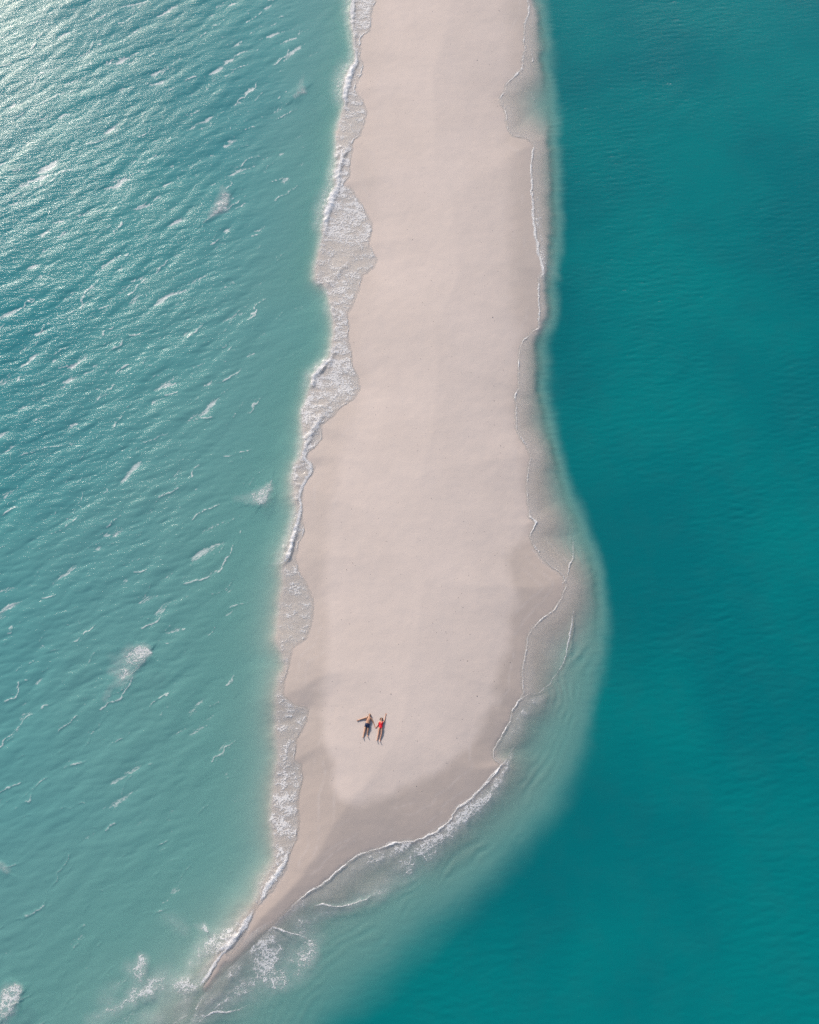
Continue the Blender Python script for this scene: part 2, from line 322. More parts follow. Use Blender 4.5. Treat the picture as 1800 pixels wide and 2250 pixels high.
RB = [cv('A', [(1430,1080,8,.5),(1440,1250,10,.55),(1465,1420,10,.6),(1460,1550,9,.45),(1465,1725,8,.4)]),
      cv('C', [(1200,400,5,.45),(1170,460,9,.62),(1110,560,14,.72),(1040,620,18,.76),(980,670,20,.76),(900,740,20,.72),(850,780,22,.64),(800,820,26,.6),(740,870,26,.5),(680,950,12,.42),(620,990,8,.42)]),
      cv('C', [(760,780,14,.62),(700,800,20,.6),(640,825,22,.56),(560,860,22,.5),(500,900,24,.42),(440,950,24,.36),(400,990,16,.34)]),
      cv('C', [(1330,150,8,.42),(1270,190,18,.55),(1230,250,20,.5),(1190,320,16,.4),(1150,380,10,.3)]),
      cv('C', [(180,1170,34,.6),(120,1230,40,.62),(200,1230,50,.6),(260,1240,48,.56),(320,1220,26,.5),(240,1330,30,.48),(210,1365,12,.6)]),
      cv('D', [(1440,700,14,.6),(1400,760,30,.62),(1400,850,40,.68),(1420,910,34,.75),(1520,800,34,.6),(1650,760,38,.58),(1680,860,20,.6),(1600,900,44,.55),(1520,1000,26,.65),(1400,980,40,.5),(1280,1060,40,.5),(1150,1130,30,.5),(1020,1200,26,.5)]),
      cv('D', [(1300,900,26,.5),(1250,980,30,.5),(1200,1060,24,.45),(1350,1010,36,.45)]),
      cv('D', [(760,1070,18,.58),(820,1030,26,.64),(900,1010,34,.68),(980,1020,30,.7),(1060,1030,18,.7)]), cv('D', [(1040,900,18,.52),(1100,850,26,.6),(1170,800,34,.64),(1240,740,28,.66),(1300,690,14,.6)]),
      cv('D', [(640,1150,14,.55),(700,1100,20,.66),(735,1020,20,.62),(735,950,26,.62),(765,890,16,.66)]), cv('D', [(1060,700,7,.45),(1100,705,11,.62),(1125,730,7,.6)]),
      cv('D', [(880,650,16,.36),(960,690,22,.4),(1000,720,14,.38)]), cv('D', [(780,1200,20,.35),(850,1215,20,.4)]),
      cv('D', [(480,1225,18,.42),(600,1170,22,.5),(680,1130,14,.6),(560,1100,26,.34),(640,1040,24,.36)]),
      cv('C', [(1180,430,10,.48),(1120,540,24,.56),(1000,660,30,.56),(880,780,32,.54),(760,880,30,.5),(640,980,22,.46),(520,1030,14,.5),(400,1060,20,.5),(300,1120,24,.5)]),
      cv('C', [(150,1120,14,.5),(250,1060,18,.5),(340,1010,20,.5),(420,980,16,.4)]),
      cv('D', [(1110,1060,20,.5),(1000,1130,24,.42),(1200,1130,30,.45),(1330,1100,30,.42),(1500,1040,22,.4)]),
      cv('B', [(1240,960,3,.4),(1300,1060,3.4,.36),(1400,1160,3,.4)]), cv('B', [(1235,1100,2,.5),(1290,1160,3.4,.4),(1385,1250,3,.4)]),
      cv('B', [(1215,1480,3,.35),(1195,1600,3,.34),(1180,1725,3,.3)]), cv('B', [(1240,1480,22,.28),(1300,1560,30,.25)])]
rl = np.zeros(SX.shape, np.float32)
for b in RB: stroke(rl, b, 1.5)
rl = np.minimum(rl, .74) * np.clip(1.0 + .7 * fbm(WX / 1.5, WY / 1.2, 3, 141), .7, 1.15)
lace = np.maximum(lace, rl)

# whitecap patches on the open left water, each a thing of its own
CAPS = [('W', [(700,690,10,.30),(760,740,22,.55),(830,700,26,.8),(905,660,16,1),(945,670,7,1)], [(905,640,6,.9),(940,670,6,.9),(890,730,5,.8),(830,800,6,.75),(800,860,4,.6),(720,890,3,.5)], [(700,790,12,.5),(780,800,24,.75),(770,850,14,.6),(700,890,8,.4),(660,960,9,.5)],
         'broad lacy whitecap patch alone on the open water left of the sandbar tip'),
        ('U', [(1490,1425,8,.35),(1580,1410,14,.6),(1650,1410,20,.85),(1700,1360,12,.8)], [(1715,1310,3,.7),(1705,1370,5,.9),(1660,1440,7,.95),(1600,1455,3,.6)], [(1560,1440,9,.5),(1640,1440,10,.8)],
         'fan shaped whitecap breaking close to the left shore halfway down the sandbar'),
        ('T', [(1405,1180,5,.5),(1415,1240,14,.8),(1400,1300,16,.8),(1340,1350,9,.7)], [(1430,1260,5,.8),(1390,1310,5,.9),(1340,1360,4,.9),(1290,1400,2.5,.8)], [(1380,1280,10,.7),(1330,1340,5,.6)],
         'small bluish whitecap with a bright tail among the waves of the upper left water'),
        ('D', [(0,1160,20,.8),(50,1080,22,1),(85,1050,14,1)], [(80,1030,8,.9),(95,1090,6,.9),(60,1130,6,.9),(20,1200,5,.8)], [(30,1150,22,.9),(10,1220,14,.7)],
         'dense white breaking crest cut by the left edge near the bottom corner'),
        ('D', [(0,370,8,.6),(40,400,8,.6)], [(0,375,3,.6),(30,395,3,.6)], [(0,370,8,.5),(30,400,8,.4)],
         'faint bluish foam fleck at the left edge, above the dense crest in the bottom corner'),
        ('A', [(170,400,3,.3),(150,460,6,.5),(165,490,8,.7),(120,520,5,.6)], [(165,485,3,.6),(120,525,2.5,.7)], [(150,430,5,.4),(140,500,6,.6)],
         'short curled whitecap off the upper left shore beside the first breakers')]
cap_fields = []
for reg, a, b, c, lab in CAPS:
    f = np.zeros(SX.shape, np.float32); g = np.zeros(SX.shape, np.float32)
    stroke(f, cv(reg, a), 1.1); stroke(f, cv(reg, c), 1.1); stroke(g, cv(reg, b), 1.0)
    cap_fields.append((f * .8, g * .42, lab))

# raised crests
def crest(pts, hgt, wid):
    fld = np.zeros(SX.shape, np.float32)
    for a, b in zip(pts[:-1], pts[1:]):
        r = wid * 5
        i0, i1 = np.searchsorted(AX, [min(a[0], b[0]) - r, max(a[0], b[0]) + r]); j0, j1 = np.searchsorted(AY, [min(a[1], b[1]) - r, max(a[1], b[1]) + r])
        X = QX[j0:j1, i0:i1]; Y = QY[j0:j1, i0:i1]
        dx, dy = b[0] - a[0], b[1] - a[1]; L = math.hypot(dx, dy) + 1e-6
        t = np.clip(((X - a[0]) * dx + (Y - a[1]) * dy) / L ** 2, 0, 1)
        d = np.hypot(X - a[0] - t * dx, Y - a[1] - t * dy)
        side = np.sign((X - a[0]) * dy - (Y - a[1]) * dx)      # + = left of a path that runs down the picture
        s = np.where(side * -1 > 0, wid * 2.6, wid)
        s = np.where(side > 0, wid, wid * 2.6)
        v = hgt * (a[3] + t * (b[3] - a[3])) * np.exp(-(d / s) ** 2)
        fld[j0:j1, i0:i1] = np.maximum(fld[j0:j1, i0:i1], v)
    return fld
fluff = np.clip(.75 + .9 * fbm(WX / .45, WY / .45, 3, 81), .2, 1.5)
for q_, b in enumerate(BREAK): H = H + crest(b, .14 if q_ < 6 else .06, 6.5) * fluff
for reg, a, b, c, lab in CAPS: H = H + crest(cv(reg, b), .09, 9)
for b in (RS[3], RS[4], RS[7], RS[10], RS[11]): H = H + crest(b, .06, 4)

thin = np.zeros(SX.shape, np.float32)
stroke(thin, cv('C', [(400,985,30),(470,950,50),(560,915,62),(640,885,52),(710,850,34)]), 1.0)
stroke(thin, cv('C', [(1310,165,16),(1240,240,34),(1180,340,26)]), 1.0)
stroke(thin, cv('D', [(1230,960,20),(1150,1060,30),(1050,1120,34),(960,1200,40)]), 1.0)
thin = np.clip(thin, 0, 1) * np.clip(.8 + n2, 0, 1)
D = D * (1 - .8 * thin) + .05 * .8 * thin * (sd_land > 0)
lip = .02 * np.exp(-((sd_land - 3) / 3.0) ** 2)
wbase = -.14 * sstep(0, 90, sd_land)
inland = np.maximum(-sd_land, 0)
bed = np.where(sd_land > 0, wbase - D * (1 - .62 * drop * RIGHT), .42 * (1 - np.exp(-inland / 130.0)) - .006)
bed = bed + np.where(sd_land > 0, 0, .010 * fbm(WX / 1.1, WY / 1.1, 3, 61) * sstep(0, 60, inland))
surf = wbase + np.where(sd_land > 0, 1, 0) * lip + H * sstep(2, 14, sd_land)

# ---------------------------------------------------------------- meshes from the grid
def grid_mesh(name, X, Y, Z, keep, attrs, smooth=True):
    nj, ni = X.shape
    idx = np.arange(nj * ni).reshape(nj, ni)
    q = np.stack([idx[1:, :-1], idx[1:, 1:], idx[:-1, 1:], idx[:-1, :-1]], -1)
    if keep is not None:
        kq = keep[1:, :-1] | keep[1:, 1:] | keep[:-1, 1:] | keep[:-1, :-1]
        q = q[kq]
    q = q.reshape(-1, 4)
    used = np.unique(q); remap = np.zeros(nj * ni, np.int64); remap[used] = np.arange(len(used))
    q = remap[q]
    co = np.stack([X.ravel()[used], Y.ravel()[used], Z.ravel()[used]], -1).astype(np.float32)
    me = bpy.data.meshes.new(name)
    me.vertices.add(len(used)); me.vertices.foreach_set('co', co.ravel())
    me.loops.add(q.size); me.loops.foreach_set('vertex_index', q.ravel().astype(np.int32))
    me.polygons.add(len(q)); me.polygons.foreach_set('loop_start', np.arange(0, q.size, 4, dtype=np.int32))
    me.polygons.foreach_set('use_smooth', np.full(len(q), smooth))
    me.update(calc_edges=True)
    for an, av in attrs.items():
        a = me.attributes.new(an, 'FLOAT', 'POINT'); a.data.foreach_set('value', av.ravel()[used].astype(np.float32))
    o = bpy.data.objects.new(name, me); C.objects.link(o)
    return o

# ---------------------------------------------------------------- node helpers
class NT:
    def __init__(s, name):
        s.m = bpy.data.materials.new(name); s.m.use_nodes = True; s.t = s.m.node_tree; s.t.nodes.clear()
        s.out = s.n('OutputMaterial')
    def n(s, ty, **kw):
        x = s.t.nodes.new('ShaderNode' + ty)
        for a, b in kw.items(): setattr(x, a, b)
        return x
    def put(s, sock, v):
        if hasattr(v, 'is_output'): s.t.links.new(v, sock)
        elif v is not None: sock.default_value = v
    def math(s, op, a, b=None, c=None, clamp=False):
        x = s.n('Math', operation=op, use_clamp=clamp)
        for i, v in enumerate((a, b, c)):
            if v is not None: s.put(x.inputs[i], v)
        return x.outputs[0]
    def attr(s, name): return s.n('Attribute', attribute_name=name).outputs['Fac']
    def mr(s, v, a, b, c=0., d=1., smooth=True):
        x = s.n('MapRange', interpolation_type='SMOOTHSTEP' if smooth else 'LINEAR')
        for i, q in enumerate((v, a, b, c, d)): s.put(x.inputs[i], q)
        return x.outputs[0]
    def mix(s, f, a, b, blend='MIX'):
        x = s.n('Mix', data_type='RGBA', blend_type=blend)
        s.put(x.inputs['Factor'], f); s.put(x.inputs[6], a); s.put(x.inputs[7], b)
        return x.outputs[2]
    def geo(s): return s.n('NewGeometry').outputs['Position']
    def mapping(s, vec, scale=(1, 1, 1), rot=(0, 0, 0), loc=(0, 0, 0)):
        x = s.n('Mapping'); s.put(x.inputs[0], vec)
        x.inputs['Scale'].default_value = scale; x.inputs['Rotation'].default_value = rot; x.inputs['Location'].default_value = loc
        return x.outputs[0]
    def noise(s, vec, scale, detail=3, rough=.55, dist=0.0, col=False):
        x = s.n('TexNoise'); s.put(x.inputs['Vector'], vec); x.inputs['Scale'].default_value = scale
        x.inputs['Detail'].default_value = detail; x.inputs['Roughness'].default_value = rough; x.inputs['Distortion'].default_value = dist
        return x.outputs['Color' if col else 'Fac']
    def bump(s, h, strength, dist, normal=None):
        x = s.n('Bump'); s.put(x.inputs['Height'], h); s.put(x.inputs['Strength'], strength); s.put(x.inputs['Distance'], dist)
        if normal is not None: s.put(x.inputs['Normal'], normal)
        return x.outputs[0]
    def vadd(s, a, b, scale=1.0):
        x = s.n('VectorMath', operation='MULTIPLY_ADD'); s.put(x.inputs[0], b); x.inputs[1].default_value = (scale,) * 3; s.put(x.inputs[2], a)
        return x.outputs[0]
    def done(s, sh): s.t.links.new(sh, s.out.inputs[0]); return s.m

# sand -----------------------------------------------------------
def sand_material():
    t = NT('sand'); p = t.geo(); wet = t.attr('wet')
    big = t.noise(p, .12, 3); mid = t.noise(p, 1.4, 4); fine = t.noise(p, 9.0, 3, .7); grain = t.noise(p, 26, 2, .8)
    dry = t.mix(t.mr(big, .3, .7), (.590, .508, .458, 1), (.635, .545, .492, 1))
    dry = t.mix(t.math('MULTIPLY', t.mr(mid, .35, .75), .16), dry, (.50, .455, .43, 1))
    wetc = t.mix(t.mr(big, .3, .7), (.425, .365, .325, 1), (.46, .388, .342, 1))
    wf = t.math('ADD', wet, t.math('MULTIPLY', t.math('SUBTRACT', fine, .5), t.math('MULTIPLY', t.math('MULTIPLY', wet, t.math('SUBTRACT', 1.0, wet)), 1.2)), clamp=True)
    col = t.mix(wf, dry, wetc)
    col = t.mix(t.math('MULTIPLY', t.attr('mark'), .35), col, (.56, .50, .47, 1))
    pat = t.noise(t.mapping(p, (1.6, .5, 1)), .35, 4, .6)
    col = t.mix(t.math('MULTIPLY', t.mr(pat, .4, .75), .08), col, (.44, .41, .41, 1))
    g = t.math('MULTIPLY_ADD', t.math('SUBTRACT', grain, .5), t.math('MULTIPLY_ADD', wet, .16, .06), 1.0)
    g2 = t.math('MULTIPLY', g, t.math('MULTIPLY_ADD', t.math('SUBTRACT', fine, .5), .14, 1.0))
    vm = t.n('VectorMath', operation='SCALE'); t.put(vm.inputs[0], col); t.put(vm.inputs['Scale'], g2)
    b = t.n('BsdfPrincipled'); t.put(b.inputs['Base Color'], vm.outputs[0])
    t.put(b.inputs['Roughness'], t.math('MULTIPLY_ADD', wet, -.42, .95)); t.put(b.inputs['Specular IOR Level'], t.math('MULTIPLY_ADD', wet, .3, .1))
    hh = t.math('ADD', t.math('MULTIPLY', mid, .6), t.math('MULTIPLY', fine, .25))
    hh = t.math('ADD', hh, t.math('MULTIPLY', grain, .08))
    t.put(b.inputs['Normal'], t.bump(hh, t.math('MULTIPLY_ADD', wet, -.2, .42), .04))
    return t.done(b.outputs[0])

# water ----------------------------------------------------------
def water_material():
    t = NT('sea_water'); p = t.geo(); D = t.attr('depth'); side = t.attr('milky')
    ex = lambda kk: t.math('EXPONENT', t.math('MULTIPLY', D, -kk))
    comb = t.n('CombineColor'); t.put(comb.inputs[0], ex(1.15)); t.put(comb.inputs[1], ex(.12)); t.put(comb.inputs[2], ex(.16))
    tr = t.n('BsdfTransparent'); t.put(tr.inputs[0], comb.outputs[0])
    var = t.noise(p, .06, 3, .5); var2 = t.noise(p, .35, 3, .6)
    clear = t.mix(t.mr(var, .35, .65), (.0, .148, .166, 1), (.0, .186, .192, 1))
    milk = t.mix(t.mr(var, .35, .65), (.028, .222, .250, 1), (.048, .262, .275, 1))
    col = t.mix(side, clear, milk)
    col = t.mix(t.math('MULTIPLY', t.mr(var2, .4, .7), .10), col, (.02, .14, .155, 1))
    pale = t.mix(side, (.150, .355, .330, 1), (.175, .385, .370, 1))
    sh = t.n('Mix', data_type='FLOAT'); t.put(sh.inputs[0], side); t.put(sh.inputs[2], t.mr(D, .30, 1.15)); t.put(sh.inputs[3], t.mr(D, .35, 2.7))
    col = t.mix(sh.outputs[0], pale, col)
    df = t.n('BsdfDiffuse'); t.put(df.inputs[0], col)
    a = t.math('SUBTRACT', 1.0, t.math('EXPONENT', t.math('MULTIPLY', D, t.math('MULTIPLY_ADD', side, .95, -2.3))))
    m1 = t.n('MixShader'); t.put(m1.inputs[0], a); t.put(m1.inputs[1], tr.outputs[0]); t.put(m1.inputs[2], df.outputs[0])
    sk = t.attr('foam_glint'); fn = t.noise(t.mapping(p, (1, 2.2, 1), (0, 0, math.radians(-35))), 5, 4, .7)
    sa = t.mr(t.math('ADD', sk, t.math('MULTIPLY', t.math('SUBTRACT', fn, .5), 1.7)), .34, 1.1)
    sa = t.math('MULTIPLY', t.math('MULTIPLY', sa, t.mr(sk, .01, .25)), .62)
    fd = t.n('BsdfDiffuse'); fd.inputs[0].default_value = (.8, .8, .78, 1)  # diffuse white for crest foam and painted glints
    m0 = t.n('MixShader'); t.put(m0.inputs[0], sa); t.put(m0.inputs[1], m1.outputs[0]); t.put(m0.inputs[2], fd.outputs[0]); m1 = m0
    # ripples below the mesh's own waves
    rl = t.mapping(p, (1.2, 3.4, 1), (0, 0, math.radians(-22)))
    rr = t.mapping(p, (2.2, 8.0, 1), (0, 0, math.radians(4)))
    nl = t.noise(rl, 1.6, 5, .62, .4); nr = t.noise(rr, 1.0, 4, .6, .3)
    h = t.n('Mix', data_type='FLOAT'); t.put(h.inputs[0], side); t.put(h.inputs[2], nr); t.put(h.inputs[3], nl)
    rough = t.attr('rough')
    nrm = t.bump(h.outputs[0], 1.0, t.math('MULTIPLY', rough, .05))
    gi = t.n('NewGeometry').outputs['Incoming']
    dp = t.n('VectorMath', operation='DOT_PRODUCT'); t.put(dp.inputs[0], nrm); t.put(dp.inputs[1], gi)
    fr = t.math('MULTIPLY_ADD', t.math('POWER', t.math('SUBTRACT', 1.0, t.math('ABSOLUTE', dp.outputs['Value']), clamp=True), 5.0), .98, .02, clamp=True)
    gl = t.n('BsdfGlossy'); t.put(gl.inputs['Roughness'], t.math('MULTIPLY_ADD', side, -.03, .11)); t.put(gl.inputs['Normal'], nrm)
    t.put(gl.inputs[0], (1, 1, 1, 1))
    m2 = t.n('MixShader'); t.put(m2.inputs[0], fr); t.put(m2.inputs[1], m1.outputs[0]); t.put(m2.inputs[2], gl.outputs[0])
    return t.done(m2.outputs[0])

# foam -----------------------------------------------------------
def foam_material():
    t = NT('foam'); p = t.geo(); S = t.attr('solid'); Lc = t.attr('lace')
    wv = t.noise(p, 1.7, 3, .6, col=True); wv2 = t.noise(p, 6.0, 2, .6, col=True)
    q = t.mapping(t.vadd(t.vadd(p, wv, .9), wv2, .16), (.6, 1.3, 1), (0, 0, .25))
    def cells(scale, w):
        v = t.n('TexVoronoi', feature='DISTANCE_TO_EDGE'); t.put(v.inputs['Vector'], q); v.inputs['Scale'].default_value = scale
        return t.mr(v.outputs[0], 0.0, w, 1.0, 0.0)
    c1 = cells(1.7, .12); c2 = cells(4.4, .2)
    fine = t.noise(q, 11, 3, .7); med = t.noise(p, 3.0, 4, .65)
    pat = t.math('MAXIMUM', t.math('MULTIPLY', c1, .85), t.math('MULTIPLY', c2, .72))
    pat = t.math('ADD', t.math('MULTIPLY', pat, .62), t.math('ADD', t.math('MULTIPLY', fine, .24), t.math('MULTIPLY', med, .50)))   # ~ .3 .. 1.2
    thr = t.math('MULTIPLY_ADD', Lc, -1.05, 1.32)
    al = t.math('MULTIPLY', t.mr(pat, t.math('SUBTRACT', thr, .02), t.math('ADD', thr, .18)), t.mr(Lc, .02, .3))
    als = t.mr(t.math('ADD', S, t.math('MULTIPLY', t.math('SUBTRACT', fine, .5), .7)), .18, .62)
    als = t.math('MULTIPLY', als, t.mr(S, .02, .2))
    milk = t.math('MULTIPLY', t.mr(Lc, .05, .85), t.math('MULTIPLY_ADD', med, .40, .06))
    A = t.math('MAXIMUM', t.math('MAXIMUM', t.math('MULTIPLY', al, .74), milk), als, clamp=True)
    df = t.n('BsdfPrincipled'); df.inputs['Base Color'].default_value = (.86, .86, .86, 1); df.inputs['Roughness'].default_value = .7
    df.inputs['Specular IOR Level'].default_value = .2
    hb = t.math('ADD', t.math('MULTIPLY', fine, .6), t.math('MULTIPLY', A, .8))
    t.put(df.inputs['Normal'], t.bump(hb, .8, .06))
    tr = t.n('BsdfTransparent')
    m = t.n('MixShader'); t.put(m.inputs[0], t.math('MULTIPLY', A, .92)); t.put(m.inputs[1], tr.outputs[0]); t.put(m.inputs[2], df.outputs[0])
    return t.done(m.outputs[0])

# ---------------------------------------------------------------- build ground and sea
wsoft = np.interp(SY, [0, 900, 1500, 2250], [30, 26, 16, 12])
wetness = sstep(-1, 1, (sd_dry + 15 * n2 + 7 * NX) / wsoft)
k2y = [0, 500, 1000, 1400, 1700, 2250]
wl_l = np.interp(SY, k2y, [.35, .35, .5, .7, 1, 1]); wl_r = np.interp(SY, k2y, [.6, .7, .8, 1, 1, 1])
RW = sstep(150, -150, sd_axis)
wetness = wetness * (wl_l * (1 - RW) + wl_r * RW)
inner = .14 * sstep(-120, 10, sd_dry + 10 * n2) * RW * (1 - wetness)
mark = sum(np.exp(-((sd_land + a_ + 16 * fbm(WX / 5, WY / 5, 3, 100 + q_)) / 1.4) ** 2) * sstep(-.02, .16, fbm(WX / 6, WY / 6, 2, 110 + q_)) for q_, a_ in enumerate((26, 48, 74)))
mark = mark * sstep(-60, 10, sd_dry)
wetness = np.clip(wetness + inner + .12 * sstep(-3, 8, sd_land), 0, 1)
wetness = wetness * (1 - .7 * sstep(30, 110, sd_land) * RIGHT) * (1 - .7 * sstep(0, 60, -sd_out) * LEFT)
sub = (slice(None, None, 2), slice(None, None, 2))
def sub2(a): return a[::2, ::2]
sand = grid_mesh('sand', sub2(WX), sub2(WY), sub2(bed), None, {'wet': sub2(wetness), 'mark': sub2(mark)})
sand.data.materials.append(sand_material()); sand['kind'] = 'structure'; sand['label'] = 'pale pinkish sandbar spit with its darker wet rim and submerged shoals'

rough = LEFT * (.35 + .65 * sstep(0, 300, -sd_out)) * (1 - .5 * sstep(1100, 2100, SY)) * (.7 + .4 * gust) + RIGHT * (.30 + .6 * gust * (1 - .6 * sstep(600, 1900, SY))) * sstep(0, 40, sd_land)
milky = LEFT * 1.0
milky = np.maximum(milky, 0)
water = grid_mesh('sea_water', WX + CHX, WY + CHY, surf, sd_land > -3, {'depth': D, 'milky': milky, 'rough': rough, 'foam_glint': foam_glint})
water.data.materials.append(water_material()); water['kind'] = 'structure'; water['label'] = 'turquoise sea around the sandbar, choppy on the left and deep teal on the right'

fm = foam_material()
def foam_obj(name, S_, L_, label, kind=None, cat=None, group=None):
    o = grid_mesh(name, WX + CHX, WY + CHY, surf + .012, (S_ > .03) | (L_ > .05), {'solid': S_, 'lace': L_})
    o.data.materials.append(fm); o['label'] = label
    if kind: o['kind'] = kind
    if cat: o['category'] = cat
    if group: o['group'] = group
    return o
foam_obj('shore_foam', solid * LEFT, lace * LEFT, 'white surf foam and lacy swash along the left shore of the sandbar', 'stuff')
foam_obj('shore_foam', solid * RIGHT, lace * RIGHT, 'thin foam line and netted foam curving round the right shore and tip', 'stuff')
for f, g, lab in cap_fields:
    o = foam_obj('whitecap', g, f, lab, None, 'whitecap', 'whitecaps on the choppy left water')

# height of sand under a traced point
def sand_z(x, y):
    i = np.abs(AX - x).argmin(); j = np.abs(AY - y).argmin()
    return float(bed[j, i])

# ---------------------------------------------------------------- tiny shells and coral crumbs strewn on the dry sand
from mathutils import Matrix
cb = bmesh.new()
for n in range(520):
    x = random.uniform(700, 1130); y = random.uniform(0, 1760)
    i = np.abs(AX - x).argmin(); j = np.abs(AY - y).argmin()
    if sd_dry[j, i] > 20: continue
    gx, gy = ground(x, y, bed[j, i]); r = random.uniform(.010, .024) * (1.5 if random.random() < .12 else 1)
    bmesh.ops.create_icosphere(cb, subdivisions=1, radius=r, matrix=Matrix.Translation((gx, gy, float(bed[j, i]) + r * .3)) @ Matrix.Diagonal((random.uniform(.7, 1.6), 1, .7, 1)))
cm = bpy.data.meshes.new('shell_debris'); cb.to_mesh(cm); cb.free()
co = bpy.data.objects.new('shell_debris', cm); C.objects.link(co); co['kind'] = 'stuff'; co['label'] = 'tiny dark shell and coral crumbs scattered over the dry sand'
tt = NT('shell'); tb_ = tt.n('BsdfPrincipled'); tt.put(tb_.inputs['Base Color'], tt.mix(tt.noise(tt.geo(), .8, 2), (.24, .20, .18, 1), (.45, .39, .36, 1))); tb_.inputs['Roughness'].default_value = .8
cm.materials.append(tt.done(tb_.outputs[0]))

# ---------------------------------------------------------------- people
def plain(name, col, rough=.6, spec=.3, bumpn=None):
    t = NT(name); b = t.n('BsdfPrincipled'); p = t.n('TexCoord').outputs['Object']
    n = t.noise(p, 14, 3)
    t.put(b.inputs['Base Color'], t.mix(t.mr(n, .3, .7), tuple(c * .88 for c in col) + (1,), tuple(min(c * 1.1, 1) for c in col) + (1,)))
    b.inputs['Roughness'].default_value = rough; b.inputs['Specular IOR Level'].default_value = spec
    t.put(b.inputs['Normal'], t.bump(t.noise(p, bumpn or 60, 3), .25, .01))
    return t.done(b.outputs[0])
M_SKIN_M = plain('tanned_skin', (.47, .26, .17)); M_SKIN_W = plain('skin', (.56, .31, .22))
M_SHORT = plain('navy_cloth', (.012, .022, .065)); M_RED = plain('red_cloth', (.72, .012, .028))
M_HAIR_M = plain('dark_hair', (.035, .022, .016)); M_HAIR_W = plain('brown_hair', (.04, .018, .012))
M_EYE = plain('eye', (.05, .03, .02)); M_LIP = plain('lips', (.36, .09, .08))

